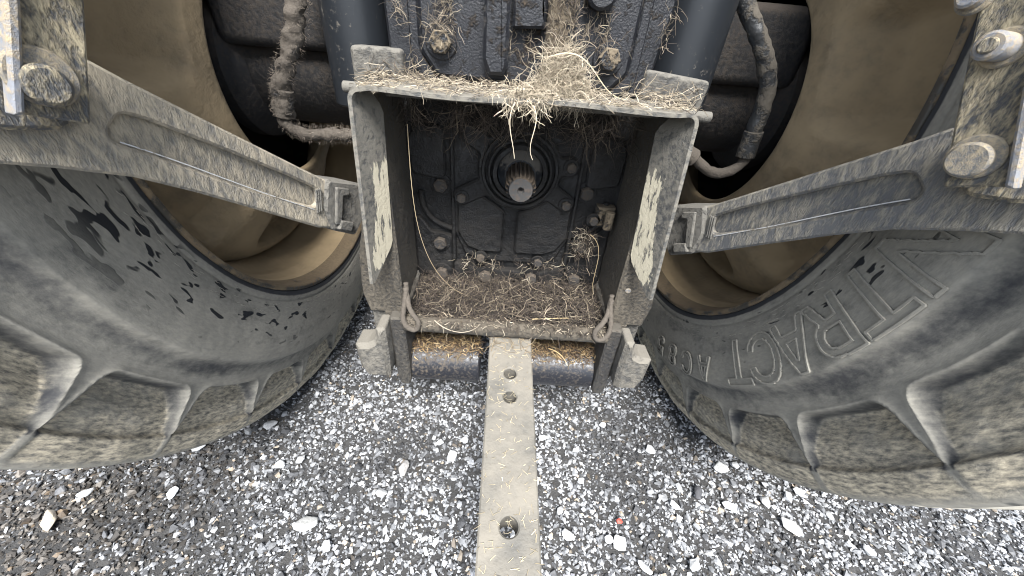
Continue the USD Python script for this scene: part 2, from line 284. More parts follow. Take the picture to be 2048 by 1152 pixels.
_s('wm').CreateInput('vector', T.Token).ConnectToSource(_s('g').CreateOutput('position', T.Token))
_s('wx').CreateInput('a', T.Token).ConnectToSource(_s('c2').CreateOutput('result', T.Token))
_s('p').GetInput('base_color').ConnectToSource(_s('wx').CreateOutput('result', T.Token))

# ------------------------------------------------------------------ ground
g = np.linspace(-1, 1, 161); gx = np.sign(g) * np.abs(g) ** 4 * 150 + g * 1.6
X, Y = np.meshgrid(gx, gx + .7, indexing='ij'); Z = (meshkit.fbm(np.stack([X * 2.2, Y * 2.2, 0 * X], -1), 3, 5) - .5) * .016 - .004
i, j = np.meshgrid(np.arange(160), np.arange(160), indexing='ij')
gq = np.stack([i * 161 + j, (i + 1) * 161 + j, (i + 1) * 161 + j + 1, i * 161 + j + 1], -1).reshape(-1, 4)
tag(obj('ground', (np.stack([X, Y, np.minimum(Z, .004)], -1).reshape(-1, 3), gq), 'ground', smooth=True), kind='structure')

rg = np.random.default_rng(11)
def stone_shapes(n, sub, seed):
    gg = np.random.default_rng(seed); out = []
    for _ in range(n):
        pts = gg.normal(0, 1, (10 if sub == 0 else 26, 3)); pts /= np.linalg.norm(pts, axis=1)[:, None]; pts *= gg.uniform(.75, 1.1, (len(pts), 1))
        pts *= np.array([gg.uniform(1, 1.35), gg.uniform(.7, 1), gg.uniform(.5, .8)])
        h = trimesh.convex.convex_hull(pts); out.append((np.array(h.vertices), np.array(h.faces)))
    return out
def ground_tone(x, y, n, g):
    """stone colour: pale quartz, grey, near black; brown where soil shows"""
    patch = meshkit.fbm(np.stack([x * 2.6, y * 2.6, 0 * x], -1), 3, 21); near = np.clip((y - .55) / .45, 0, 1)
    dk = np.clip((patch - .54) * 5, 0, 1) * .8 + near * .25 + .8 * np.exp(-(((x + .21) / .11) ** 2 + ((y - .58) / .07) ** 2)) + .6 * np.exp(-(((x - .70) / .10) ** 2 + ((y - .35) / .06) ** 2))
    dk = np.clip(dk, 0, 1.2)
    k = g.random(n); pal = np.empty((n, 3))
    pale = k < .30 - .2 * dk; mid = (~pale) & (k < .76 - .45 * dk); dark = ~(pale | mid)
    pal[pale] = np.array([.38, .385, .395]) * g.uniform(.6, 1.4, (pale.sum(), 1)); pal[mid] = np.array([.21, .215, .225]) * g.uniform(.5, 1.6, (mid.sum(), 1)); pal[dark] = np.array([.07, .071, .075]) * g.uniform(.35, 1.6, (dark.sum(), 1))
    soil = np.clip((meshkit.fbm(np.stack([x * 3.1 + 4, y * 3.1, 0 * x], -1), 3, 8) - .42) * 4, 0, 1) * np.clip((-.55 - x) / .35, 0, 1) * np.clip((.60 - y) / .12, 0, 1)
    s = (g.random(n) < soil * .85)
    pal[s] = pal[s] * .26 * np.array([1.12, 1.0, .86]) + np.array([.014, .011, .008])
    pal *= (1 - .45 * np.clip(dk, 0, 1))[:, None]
    tint = g.random(n) < .05; pal[tint] *= np.array([1.15, .95, .72])
    return np.clip(pal, .008, .8)
N = 144000
sx = rg.uniform(-1.6, 1.6, N); sy = rg.uniform(-.05, 1.5, N); far = np.arange(N) >= 132000
sx = np.where(far, np.sign(sx) * (1.55 + np.abs(sx) * .7), sx)
size = np.clip(rg.lognormal(math.log(.0039), .43, N), .0024, .0125); size = np.where(far, size * 1.5, size)
sz = (meshkit.fbm(np.stack([sx * 2.2, sy * 2.2, 0 * sx], -1), 3, 5) - .5) * .016 - .004; sz = np.minimum(sz, .004) + size * rg.uniform(-.1, .55, N)
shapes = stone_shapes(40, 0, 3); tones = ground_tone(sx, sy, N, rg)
from scipy.spatial.transform import Rotation as Rot
VV, FF, CC, n0 = [], [], [], 0; kind = rg.integers(0, 40, N)
tilt = Rot.from_euler('zxy', np.column_stack([rg.uniform(0, 6.28, N), rg.normal(0, .45, N), rg.normal(0, .45, N)])).as_matrix()
for s in range(40):
    idx = np.nonzero(kind == s)[0]; v, f = shapes[s]
    W = np.einsum('nij,kj->nki', tilt[idx], v) * size[idx, None, None] + np.stack([sx, sy, sz], 1)[idx, None]
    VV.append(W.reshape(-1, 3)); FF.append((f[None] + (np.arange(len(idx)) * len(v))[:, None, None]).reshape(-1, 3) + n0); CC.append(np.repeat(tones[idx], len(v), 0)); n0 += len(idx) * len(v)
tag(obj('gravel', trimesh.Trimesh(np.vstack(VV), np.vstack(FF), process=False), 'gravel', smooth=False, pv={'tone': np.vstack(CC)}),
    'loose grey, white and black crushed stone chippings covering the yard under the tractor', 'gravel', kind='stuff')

BIG = [(-.139, .581), (-.22, .503), (-.408, .366), (-.343, .326), (-.766, .538), (-.876, .519), (-.939, .415), (-.957, .355), (-.622, .611), (-.535, .499), (-.492, .514), (-.263, .441), (-.746, .422),
       (-.071, .592), (-.1, .546), (.648, .541), (.694, .55), (.759, .593), (.756, .4), (.291, .358), (.194, .363), (.315, .351), (.835, .484), (.551, .473), (.796, .476), (.918, .351), (.151, .611),
       (.337, .662), (.46, .587), (.478, .439), (.182, .417), (.36, .305), (.477, .312), (.624, .444), (.726, .46), (1.262, .437), (.878, .43)]
SPECIAL = {5: (.026, .012, (.5, .49, .46), 'long white flat stone lying against the foot of the left tyre'), 1: (.018, .014, (.27, .26, .25), 'grey brown angular stone among gravel left of the drawbar'),
           2: (.024, .015, (.34, .34, .33), 'largest pale grey stone on the gravel left of the drawbar'), 15: (.022, .02, (.62, .62, .6), 'round white stone in gravel at lower edge of right tyre'),
           18: (.02, .014, (.60, .60, .58), 'pale oblong stone on gravel below the right tyre'), 7: (.022, .014, (.40, .35, .28), 'tan blocky stone beside the brown soil patch at far left'), 23: (.017, .013, (.06, .06, .065), 'black smooth stone in gravel beside the white stone, right of drawbar')}
bigshapes = stone_shapes(len(BIG) + 1, 1, 9)
def stone(n, x, y, s, flat, c):
    v, f = bigshapes[n]; a = n * 1.7; R = np.array([[math.cos(a), -math.sin(a), 0], [math.sin(a), math.cos(a), 0], [0, 0, 1]])
    W = (v * [s, s, flat]) @ R.T + [x, y, flat * .45 + .003]
    m = trimesh.Trimesh(W, f, process=False).subdivide().subdivide(); nn = m.vertices - [x, y, flat * .45]
    m.vertices = m.vertices + nn / np.linalg.norm(nn, axis=1)[:, None] * ((meshkit.fbm(m.vertices * 90, 3, n) - .5) * .006)[:, None]
    return m, np.tile(c, (len(m.vertices), 1))
for n, (x, y) in enumerate(BIG):
    s, fl, c, lab = SPECIAL.get(n, (rg.uniform(.011, .017), rg.uniform(.008, .012), tuple(np.array([.52, .525, .53]) * rg.uniform(.6, 1.2)), None))
    m, c = stone(n, x, y, s, fl, c)
    tag(obj('stone', m, 'gravel', pv={'tone': c}, smooth=True), lab or ('pale grey stone larger than the chips, ' + ('in the gravel below the left tyre' if x < -.5 else 'in the gravel just left of the drawbar' if x < 0 else 'in the gravel just right of the drawbar' if x < .5 else 'in the gravel below the right tyre')), 'stone', None if lab else 'larger pale stones in the gravel')
m, c = stone(len(BIG), .3256, .3982, .008, .006, (.42, .07, .05))
tag(obj('pebble', m, 'gravel', pv={'tone': c}, smooth=True), 'small red pebble on the gravel right of the drawbar', 'pebble')

# ------------------------------------------------------------------ tractor
TR = holder('tractor', '/World', (.01, 1.01, 0))
tag(stage.GetPrimAtPath(TR), 'muddy black tractor seen from behind with power shaft, lower links and drawbar', 'tractor')

# wheels
YC, ZC = 1.01, .852
RP = [.529, .534, .541, .548, .553, .557, .561, .58, .62, .66, .684, .689, .693, .698, .706, .72, .735, .77, .80, .83, .85, .860, .865]
XP = [.512, .506, .5025, .501, .5005, .5025, .500, .4955, .492, .4925, .496, .4985, .508, .516, .524, .531, .535, .543, .551, .560, .569, .579, .600]
def sst(a, b, x): t = np.clip((x - a) / (b - a), 0, 1); return t * t * (3 - 2 * t)
from scipy.interpolate import PchipInterpolator
face_x = PchipInterpolator(RP[:-1], XP[:-1])
def wheel(side, phase, tyre_mat, label):
    W = holder('wheel', TR, (side * .80, YC, ZC), label)
    th = np.radians(np.r_[np.arange(-102, 40, .24), np.arange(40, 258, 1.6)])
    rr = np.unique(np.r_[np.linspace(.529, .565, 22), np.linspace(.565, .684, 26), np.linspace(.684, .71, 18), np.linspace(.71, .73, 8), np.linspace(.73, .765, 22), np.linspace(.765, .83, 30), np.linspace(.83, .862, 12)])
    # tread and far side as a plain profile after the visible face
    back = [(.865, .60), (.866, .63), (.868, .72), (.869, .80), (.868, .90), (.866, .98), (.862, 1.01), (.83, 1.05), (.76, 1.08), (.66, 1.10), (.56, 1.085), (.53, 1.07)]
    n1, n2 = len(rr), len(back); RRv = np.r_[rr, [b[0] for b in back]]; XXv = np.r_[face_x(rr), [b[1] for b in back]]
    Rg, Tg = np.meshgrid(RRv, th, indexing='ij'); Xg = np.repeat(XXv[:, None], len(th), 1)
    deg = np.degrees(Tg); u = (deg - phase) / 14.4; u = u - np.floor(u) - .5; ang = np.abs(u) * 14.4             # 0 at the middle of a hollow
    wob = (meshkit.noise(np.stack([np.cos(Tg) * 9, np.sin(Tg) * 9, Rg * 20], -1), 3) - .5)
    hw = 5.8 + 1.2 * np.clip((Rg - .742) / .066, 0, 1.15) + wob * .5
    dx = (hw - ang) * np.radians(1) * .77; dr = Rg - (.737 + wob * .006)                                          # metres inside the hollow's edges
    e = np.minimum(dx, dr); k = .022; hh = np.clip(.5 + .5 * (dx - dr) / k, 0, 1); e = (dx * (1 - hh) + dr * hh) - k * hh * (1 - hh)
    inside = sst(-.001, .006, e)
    floor = .034 * (.34 + .66 * (1 - sst(.745, .80, Rg))) * (1 - sst(.817, .825, Rg))
    front = (np.arange(len(RRv)) < n1)[:, None]
    depth = inside * floor * front
    lip = np.exp(-(e / .006) ** 2) * .003 * (Rg < .82) * front
    lowmud = inside * (1 - sst(.845, .862, Rg)) * front
    lump = (meshkit.fbm(np.stack([np.cos(Tg) * Rg * 14, np.sin(Tg) * Rg * 14, Rg * 0 + side], -1), 4, 7) - .5)
    Xg = Xg + depth - lip + lump * (.004 + .010 * lowmud) * front
    # tread bars on the far side of the edge (chevron)
    tr = ((np.arange(len(RRv)) >= n1 + 1) & (np.arange(len(RRv)) < n1 + 6))[:, None]
    bar = ((deg - phase) / 14.4 + (Xg - .8) * 1.8 * np.sign(Xg - .8)) % 1.0
    Rg2 = Rg - tr * .045 * (1 - sst(.22, .27, np.abs(bar - .5) * 1.0))
    yy = YC + Rg2 * np.sin(Tg); zz = ZC - Rg2 * np.cos(Tg); zz = np.maximum(zz, .003 + .002 * lump)
    V = np.stack([side * Xg, yy, zz], -1).reshape(-1, 3)
    nt = len(th); i, j = np.meshgrid(np.arange(len(RRv) - 1), np.arange(nt), indexing='ij'); q = (j + 1) % nt
    f = np.stack([i * nt + j, (i + 1) * nt + j, (i + 1) * nt + q, i * nt + q], -1).reshape(-1, 4)
    if side < 0: f = f[:, ::-1]
    uv = np.stack([Tg * .66, Rg + side], -1).reshape(-1, 2)
    mud = np.clip(lowmud * (.58 + .3 * lump * 2) * sst(.0, .010, e) + .3 * sst(.81, .85, Rg) * front, 0, 1)
    clean_shade = sst(.684, .70, Rg) * (1 - sst(.70, .735, Rg)) * .26 + sst(.530, .534, Rg) * (1 - sst(.542, .546, Rg)) * .6 + np.exp(-((e - .004) / .004) ** 2) * .30 * front * (Rg < .83) + np.exp(-((Rg - .823) / .005) ** 2) * .22 * inside * front  # clean rubber at bead, groove and step; shade painted inside the hollow edges
    zone = sst(.545, .56, Rg) * (1 - sst(.615, .69, Rg)) * front
    masks = np.stack([mud, np.clip(clean_shade, 0, 1), zone], -1).reshape(-1, 3)
    obj('tyre', (V, f), tyre_mat, W, smooth=True, uv=uv, pv={'masks': masks})
    # rim: lip, barrel, dished disc with a centre hole
    a = np.radians(np.arange(0, 360, 1.5))
    def shell(prof, lobes):
        p = np.asarray(prof); s = np.r_[0, np.cumsum(np.hypot(*np.diff(p, axis=0).T))]
        from scipy.interpolate import PchipInterpolator as PC
        t = np.linspace(0, s[-1], 90 if lobes else 40); r = PC(s, p[:, 0])(t); x = PC(s, p[:, 1])(t)
        Rr, A = np.meshgrid(r, a, indexing='ij'); Xx = np.repeat(x[:, None], len(a), 1)
        if lobes:
            lo = sst(.10, .55, .5 + .5 * np.cos(7 * A + .6)); Xx = Xx + .070 * lo * sst(.27, .33, Rr) * (1 - sst(.39, .45, Rr))
        V = np.stack([side * Xx, YC + Rr * np.sin(A), ZC - Rr * np.cos(A)], -1).reshape(-1, 3); n = len(a)
        i, j = np.meshgrid(np.arange(len(t) - 1), np.arange(n), indexing='ij'); q = (j + 1) % n
        f = np.stack([i * n + j, (i + 1) * n + j, (i + 1) * n + q, i * n + q], -1).reshape(-1, 4)
        return (V, f if side > 0 else f[:, ::-1])
    obj('rim_flange', shell([(.532, .530), (.534, .512), (.531, .5045), (.525, .503), (.520, .508), (.517, .522), (.511, .545)], 0), 'rim_lip', W, smooth=True)
    obj('rim_barrel', shell([(.511, .545), (.508, .562), (.509, .572), (.500, .585), (.497, .62), (.483, .645), (.476, .68), (.474, .73), (.476, .84), (.50, .96), (.53, 1.06)], 0), 'rim', W, smooth=True)
    obj('wheel_disc', shell([(.474, .70), (.467, .685), (.455, .668), (.435, .648), (.40, .622), (.35, .590), (.30, .566), (.265, .554), (.240, .550), (.234, .552), (.232, .562)], 1), 'rim', W, smooth=True)
    g2 = np.random.default_rng(5 + side); nd = 150; td = np.radians(g2.uniform(-85, 30, nd)); rd = g2.choice([.566, .573, .584], nd) + g2.normal(0, .0012, nd)
    vs = strands(np.stack([side * (face_x(rd) - .0008), YC + rd * np.sin(td), ZC - rd * np.cos(td)], 1), np.stack([0 * td - side * .15, np.cos(td), np.sin(td)], 1), g2.uniform(.004, .010, nd), .0005, np.tile((.30, .28, .24), (nd, 1)), 9, 4, .15, 0)
    tag(obj('vent_spew', vs[0], 'straw', W, smooth=True, pv={'tone': vs[1]}), kind='stuff')
    obj('hub_plug', lathe([(1e-4, .70), (.13, .70), (.30, .72), (.472, .735), (.472, .76), (1e-4, .76)], 40, (0, YC, ZC), (side, 0, 0)), 'axle', W)  # plug added to close the wheel so no outside light shows through
    return W
wheel(-1, -51.3, 'tyre_left', 'left rear wheel, its dusty tyre flecked with black bare spots')
WR = wheel(1, -54.9, 'tyre_right', 'right rear wheel with raised lettering on its tyre')
# raised lettering, reading round the tyre with the letter tops outwards
def letter(ch, deg, r0, h, wide=1.0, proud=0.0):
    t = meshkit.text_mesh(ch, h, .004, bold=True); b = t.bounds; t.apply_translation([-(b[0][0] + b[1][0]) / 2, 0, 0])
    from shapely.ops import unary_union
    tri = t.triangles[t.face_normals[:, 2] > .9][:, :, :2]
    shape = unary_union([sg.Polygon(q).buffer(1e-5) for q in tri]).simplify(.0003)
    parts = []
    for pl in getattr(shape, 'geoms', [shape]):
        inner = pl.buffer(-.0027, join_style=2); inner = [q for q in getattr(inner, 'geoms', [inner]) if q.area > 1e-6]
        lo = prism(pl, .0022).subdivide_to_size(.008, 10); parts.append((np.array(lo.vertices), np.array(lo.faces), -.06))
        rim = pl
        for q in inner: rim = rim.difference(sg.Polygon(q.exterior.coords, [r.coords for r in q.interiors]))
        for q in getattr(rim, 'geoms', [rim]):
            if q.area > 1e-6:
                m = prism(q, .0048).subdivide_to_size(.008, 10); parts.append((np.array(m.vertices), np.array(m.faces), -.40))
    v = np.vstack([p[0] for p in parts]); off = np.r_[0, np.cumsum([len(p[0]) for p in parts])]; f = np.vstack([p[1] + o for p, o in zip(parts, off)]); gm_ = np.concatenate([np.full(len(p[0]), p[2]) for p in parts])
    th = np.radians(deg) + v[:, 0] * wide / (r0 + h / 2); r = r0 + v[:, 1]
    x = face_x(r) + .0015 - proud - v[:, 2]
    uv = np.stack([th * .66, r + 1], -1)
    obj('letter', trimesh.Trimesh(np.stack([x, YC + r * np.sin(th), ZC - r * np.cos(th)], -1), f, process=False), 'tyre_right', WR, smooth=False, uv=uv, pv={'masks': np.stack([0 * gm_, gm_, 0 * gm_], -1)})
for ch, d in zip('CONTRACT', (-98, -91, -84, -76.6, -70, -63.4, -57, -50.2)): letter(ch, d, .597, .088, 1.0)
for ch, d in zip('AC85', (-40, -33.2, -26.6, -20)): letter(ch, d, .630, .056, 1.05, .003)

# lower links: forged I-section arms rising to the rear, each with its lift rod
def on(o, d, n, P):                                             # (s, z, depth towards the viewer) -> world
    return to(P, (*o, 0), (*d, 0), (0, 0, 1))
def lower_link(A, B, mat, side, label):
    A, B = np.array(A), np.array(B); d = (B - A) / np.linalg.norm(B - A); n = np.array([d[1], -d[0]])
    if n @ A > 0: n = -n
    flip = np.cross([*d, 0], [0, 0, 1])[:2] @ n < 0              # local z = d x up; make it the side that faces the middle
    L = holder('lower_link', TR, (*A, .66), label)
    def put(mesh, off):                                          # mesh drawn in (s, z) with thickness 0..t along local z
        m = mesh.copy()
        if flip: m.vertices[:, 2] *= -1; m.faces = m.faces[:, ::-1]
        m.vertices[:, 2] += off * (-1 if flip else 1)
        return on(A, d, n, m)
    out = rnd([(.02, .640), (.074, .662), (.15, .717), (.225, .770), (.276, .803), (.324, .824), (.40, .852), (.52, .90), (.52, 1.0), (.40, .965), (.30, .930), (.264, .906), (.246, .891), (.184, .844), (.081, .766), (.035, .732), (-.02, .70), (-.02, .66)], .006)
    pocket = rnd([(.064, .694), (.166, .757), (.244, .815), (.285, .843), (.262, .864), (.241, .853), (.188, .818), (.10, .757), (.06, .726)], .010)
    ring = sg.Polygon(out.exterior.coords, [pocket.exterior.coords])
    arm = cat(put(prism(out, .030, .002), -.041), put(prism(ring, .011, .003), -.011), put(prism(ring, .0145, .003), -.0545))
    obj('arm', arm, mat, L)
    blk = rnd([(.040, .737), (-.035, .708), (-.045, .66), (.002, .618), (.050, .648), (.058, .69)], .007)
    obj('end_block', cat(put(prism(blk, .066, .004), -.060)), 'casting_pale', L)
    obj('latch', cat(put(prism(rnd([(.030, .722), (.004, .711), (.006, .700), (.020, .704), (.036, .655), (.048, .660)], .002), .006, .0015), .0062)), 'casting_pale', L)
    obj('latch', put(prism(rnd([(.010, .650), (.036, .664), (.046, .650), (.018, .634)], .002), .008, .002), .0062), 'casting_pale', L)
    for k in range(3):
        obj('seal_rib', put(prism(rnd([(.055 + k * .004, .725), (.063 + k * .004, .688), (.0655 + k * .004, .689), (.0575 + k * .004, .727)], .001), .003, .0008), .0008), 'casting_pale', L)
    for pl in ([(.075, .6955), (.12, .7265), (.166, .7595), (.244, .8175), (.274, .838)],):
        w = pipe([(*(A + d * q)[:2], z) for q, z in pl], .0007, 6, 40); w.vertices += np.array([*(-n if n @ A > 0 else n), 0]) * .0003
        obj('worn_edge_glint', w, 'worn_glint', L, smooth=True)  # pale bead painting the highlight along the worn pocket edge
    # lift rod with its fork round the arm
    R = holder('lift_rod', TR, (*(A + d * .3), .9))
    plate = rnd([(.300, .862), (.340, .876), (.309, .945), (.262, 1.09), (.19, 1.30), (.13, 1.30), (.205, 1.09), (.243, 1.0), (.279, .912)], .003)
    obj('fork_plate', put(prism(plate, .010, .002), .022), 'rod', R)
    obj('fork_plate', put(prism(plate, .010, .002), -.075), 'rod', R)
    edge = rnd([(.337, .8755), (.3435, .8755), (.3135, .945), (.266, 1.09), (.194, 1.30), (.186, 1.30), (.258, 1.09), (.305, .945)], .0012)
    obj('edge_strip', put(prism(edge, .014, .002), .0255), 'bright_steel', R)
    cheek = rnd([(.292, .876), (.312, .857), (.345, .862), (.39, .885), (.385, .94), (.33, .96), (.29, .91)], .012)
    obj('cheek', put(prism(cheek, .015, .004), .002), 'rod', R)
    def disc(s, z, r, h, off, name, m, c=.0015): obj(name, put(lathe([(r, 0), (r, h - c), (r - c, h), (1e-4, h)], 36), 0) if 0 else put_lathe(s, z, r, h, off, c), m, R)
    def put_lathe(s, z, r, h, off, c):
        m = lathe([(1e-4, 0), (r, 0), (r, h - c), (r - c, h), (1e-4, h)], 36); m.apply_translation([s, z, 0]); return put(m, off)
    if side < 0:
        disc(.314, .899, .0215, .003, .032, 'washer', 'bolt_muddy'); disc(.316, .894, .0150, .007, .035, 'pin_head', 'rod', .003)
    else:
        disc(.306, .892, .0190, .003, .032, 'washer', 'bolt_muddy'); disc(.305, .889, .0150, .006, .035, 'pin_head', 'bolt_muddy', .002)
    disc(.276, .972, .0150, .003, .032, 'washer', 'bolt_muddy'); disc(.276, .972, .0105, .024, .035, 'pin', 'bright_steel', .002); disc(.276, .972, .0058, .0035, .0591, 'pin_centre', 'rod', .001)
    if side > 0:
        disc(.238, 1.006, .0125, .003, .032, 'washer', 'bolt_muddy'); disc(.238, 1.006, .0085, .012, .035, 'pin', 'bright_steel', .002)
lower_link((-.285, .63), (-.415, .30), 'link', -1, 'left lower link caked in tan dried mud')
lower_link((.335, .63), (.465, .30), 'link_right', 1, 'right lower link, its black paint showing more')

# power shaft guard: bent sheet, open to the rear, with worn flanges
GX0, GX1, GZ = -.2165, .2600, .884
def guard():
    r = .017; path = [(GX0 - .016, .570)] + [(GX0 - .016 + .016 * t, .570 + (GZ - r - .570) * t) for t in np.linspace(.04, 1, 26)]
    path += [(GX0 + r - r * math.cos(a), GZ - r + r * math.sin(a)) for a in np.linspace(.2, 1.57, 8)]
    path += [(x, GZ + .002 * math.sin(x * 23)) for x in np.linspace(GX0 + .03, GX1 - .03, 40)]
    path += [(GX1 - r + r * math.sin(a), GZ - r + r * math.cos(a)) for a in np.linspace(0, 1.37, 8)]
    path += [(GX1 + .024 * t, GZ - r - (GZ - r - .572) * t) for t in np.linspace(0, 1, 27)]
    p = np.array(path); tg = np.gradient(p, axis=0); tg /= np.linalg.norm(tg, axis=1)[:, None]; nn = np.stack([-tg[:, 1], tg[:, 0]], 1)
    z = p[:, 1]; top = (p[:, 0] > GX0 + .012) & (p[:, 0] < GX1 - .012) & (z > GZ - .012)
    y0 = np.full(len(p), .535); y1 = np.where(top, .664, np.minimum(.541 + np.maximum(z - .570, 0) * 1.1, .598))
    m = 9; lev = np.linspace(0, 1, m); th = .0055
    out, mask = [], []
    for off in (0, -th):
        q = p + nn * off
        Yv = y0[:, None] + (y1 - y0)[:, None] * lev
        splay = np.where(top, 0, np.where(p[:, 0] < 0, 1, -1) * np.where(p[:, 0] < 0, .34, .46) * np.clip((GZ - .004 - z) / .03, 0, 1))[:, None] * (Yv - .535)
        out.append(np.stack([np.repeat(q[:, :1], m, 1) + splay, Yv, np.repeat(q[:, 1:], m, 1)], -1))
        side = ~top
        w = np.where(side, sst(.575, .60, z) * (1 - sst(.76, .83, z)), 0)[:, None] * sst(.550, .566, Yv + .02 * (1 - sst(.6, .72, z))[:, None])
        mask.append(w if off else w * 0)
    n = len(p); V = np.vstack([o.reshape(-1, 3) for o in out]); mk = np.concatenate([a.ravel() for a in mask])
    i, j = np.meshgrid(np.arange(n - 1), np.arange(m - 1), indexing='ij'); a = i * m + j
    q1 = np.stack([a, a + 1, a + m + 1, a + m], -1).reshape(-1, 4); q2 = q1[:, ::-1] + n * m; f = [q1, q2]
    for jj in (0, m - 1):
        a = np.arange(n - 1) * m + jj; s = np.stack([a, a + m, a + m + n * m, a + n * m], -1); f.append(s if jj == 0 else s[:, ::-1])
    for ii in (0, n - 1):
        a = ii * m + np.arange(m - 1); s = np.stack([a, a + 1, a + 1 + n * m, a + n * m], -1); f.append(s[:, ::-1] if ii == 0 else s)
    f = np.vstack(f); mesh = trimesh.Trimesh(V, np.vstack([f[:, [0, 1, 2]], f[:, [0, 2, 3]]]), process=False)
    return mesh, np.stack([mk * .76, mk, mk], -1)
gm, gk = guard()
v0 = gm.vertices.copy()
from scipy.spatial import cKDTree
sm = trimesh.graph.smooth_shade(gm, angle=np.radians(40), facet_minarea=None); gk2 = gk[cKDTree(v0 + np.random.default_rng(0).normal(0, 1e-9, v0.shape)).query(sm.vertices)[1]]
PG = holder('shaft_guard', TR, (.022, .6, .88), 'bent sheet steel guard over the power shaft, paint worn off its flanges')
obj('sheet', sm, 'worn', PG, smooth=True, pv={'masks': gk2})
obj('hinge_pin', cyl((-.268, .655, .868), (.333, .655, .865), .0085), 'casting_pale', PG)
obj('hinge_ear', rbox(-.250, -.170, .655, .70, .868, .925, .007), 'casting_pale', PG)
obj('hinge_ear', to(rbox(-.055, .05, -.01, .04, -.03, .028, .007), (.264, .665, .892), (1, 0, -.09), (0, 1, 0)), 'casting_pale', PG)

# hitch frame round the shaft opening
HF = holder('hitch_frame', TR, (.022, .68, .45))
def sidewall(s):
    c = .022
    prof = rnd([(c + s * .2195, .452), (c + s * .293, .452), (c + s * .302, .50), (c + s * .294, .585), (c + s * .268, .70), (c + s * .260, .868), (c + s * .2195, .868)], .004)
    m = face(prof, .6005, .20, .004); m.vertices[:, 0] += s * np.clip(m.vertices[:, 1] - .6, 0, 1) * .06
    return roughen(m, .015, .0022, 55, 3 + s)
for s in (-1, 1): obj('side_wall', sidewall(s), 'casting', HF, smooth=50)
for s in (-1, 1): obj('web', roughen(box(.022 + s * .259 - .037, .022 + s * .259 + .037, .615, .79, .34, .4515, .004), .02, .002, 40, 5), 'casting_pale', HF, smooth=50)
for s in (-1, 1): obj('leg', roughen(face(rnd([(.022 + s * .2165, .458), (.022 + s * .2465, .458), (.022 + s * .2465, .27), (.022 + s * .240, .252), (.022 + s * .221, .252), (.022 + s * .2165, .27)], .004), .575, .16, .004), .018, .002, 60, 9), 'leg', HF, smooth=50)
obj('shelf', box(-.196, .240, .588, .78, .432, .440, .002), 'black_cover', HF)
obj('shelf_lip', roughen(cyl((-.196, .585, .4385), (.240, .585, .4345), .0165), .02, .003, 70, 2), 'casting', HF, smooth=60)
def pickup(s):
    c = .022; P = lambda *q: [(c + s * x, z) for x, z in q]
    poly = rnd(P((.250, .446), (.270, .446), (.272, .424), (.279, .410), (.292, .402), (.319, .399), (.317, .335), (.306, .304), (.254, .304), (.250, .36)), .006)
    m = face(poly, .548, .062, .010)
    return roughen(m, .010, .0016, 60, 4)
for s in (-1, 1): obj('pickup_hook', pickup(s), 'hook', HF, smooth=60)
for s in (-1, 1): obj('gusset', face(rnd([(.022 + s * .247, .455), (.022 + s * .262, .455), (.022 + s * .262, .29), (.022 + s * .247, .27)], .002), .60, .09, .002), 'casting', HF)
for x0, x1 in ((-.1955, -.036), (.070, .2375)):
    obj('roller', cyl((x0, .635, .288), (x1, .635, .288), .053, 40, .003), 'roller', HF)
    obj('roller_plate', box(x0, x1, .625, .76, .330, .338, .001), 'black_dusty', HF)
for s in (-1, 1):
    x = .022 + s * .203; lo = [(x + s * .009, .60, .52), (x + s * .010, .585, .49), (x + s * .012, .572, .462), (x + s * .004, .566, .444), (x - s * .012, .564, .440), (x - s * .020, .566, .455), (x - s * .008, .572, .476), (x + s * .004, .588, .495), (x + s * .008, .602, .53)]
    obj('wire_clip', pipe(lo, .0048, 10, 60, .004, 3, 120), 'hose_dirt', HF, smooth=True)
obj('slot_bolt', cyl((.262, .598, .545), (.262, .606, .545), .006), 'bright_steel', HF)

# rear cover of the gearbox with its bolts, pads and the shaft boss
GC = holder('gearbox_cover', TR, (.022, .78, .65))
YB = .775
obj('back_plate', box(-.225, .270, YB, .83, .42, .872), 'black_cover', GC)
side_l = rnd([(-.203, .44), (-.203, .60), (-.19, .605), (-.175, .585), (-.165, .57), (-.118, .56), (-.118, .44)], .006)
side_r = rnd([(.247, .44), (.247, .60), (.234, .605), (.219, .585), (.209, .57), (.162, .56), (.162, .44)], .006)
obj('lower_flange', face(side_l, YB - .014, .016, .003), 'black_cover', GC); obj('lower_flange', face(side_r, YB - .014, .016, .003), 'black_cover', GC)
obj('lower_rail', face(rnd([(-.114, .44), (-.114, .495), (-.06, .478), (.10, .478), (.158, .495), (.158, .44)], .008), YB - .018, .020, .003), 'black_cover', GC)
mid = rnd([(-.113, .868), (-.113, .575), (-.088, .515), (-.045, .498), (.095, .498), (.132, .515), (.157, .575), (.157, .868)], .008)
obj('cover_body', face(mid, YB - .010, .012, .003), 'black_cover', GC)
pad_l = rnd([(-.103, .672), (-.062, .672), (-.040, .660), (-.012, .642), (.002, .632), (.000, .528), (-.05, .528), (-.082, .540), (-.103, .575)], .008)
pad_r = rnd([(.150, .672), (.108, .672), (.086, .660), (.058, .642), (.030, .632), (.030, .528), (.095, .528), (.127, .540), (.150, .575)], .008)
obj('pad', face(pad_l, YB - .022, .014, .004), 'black_cover', GC); obj('pad', face(pad_r, YB - .022, .014, .004), 'black_cover', GC)
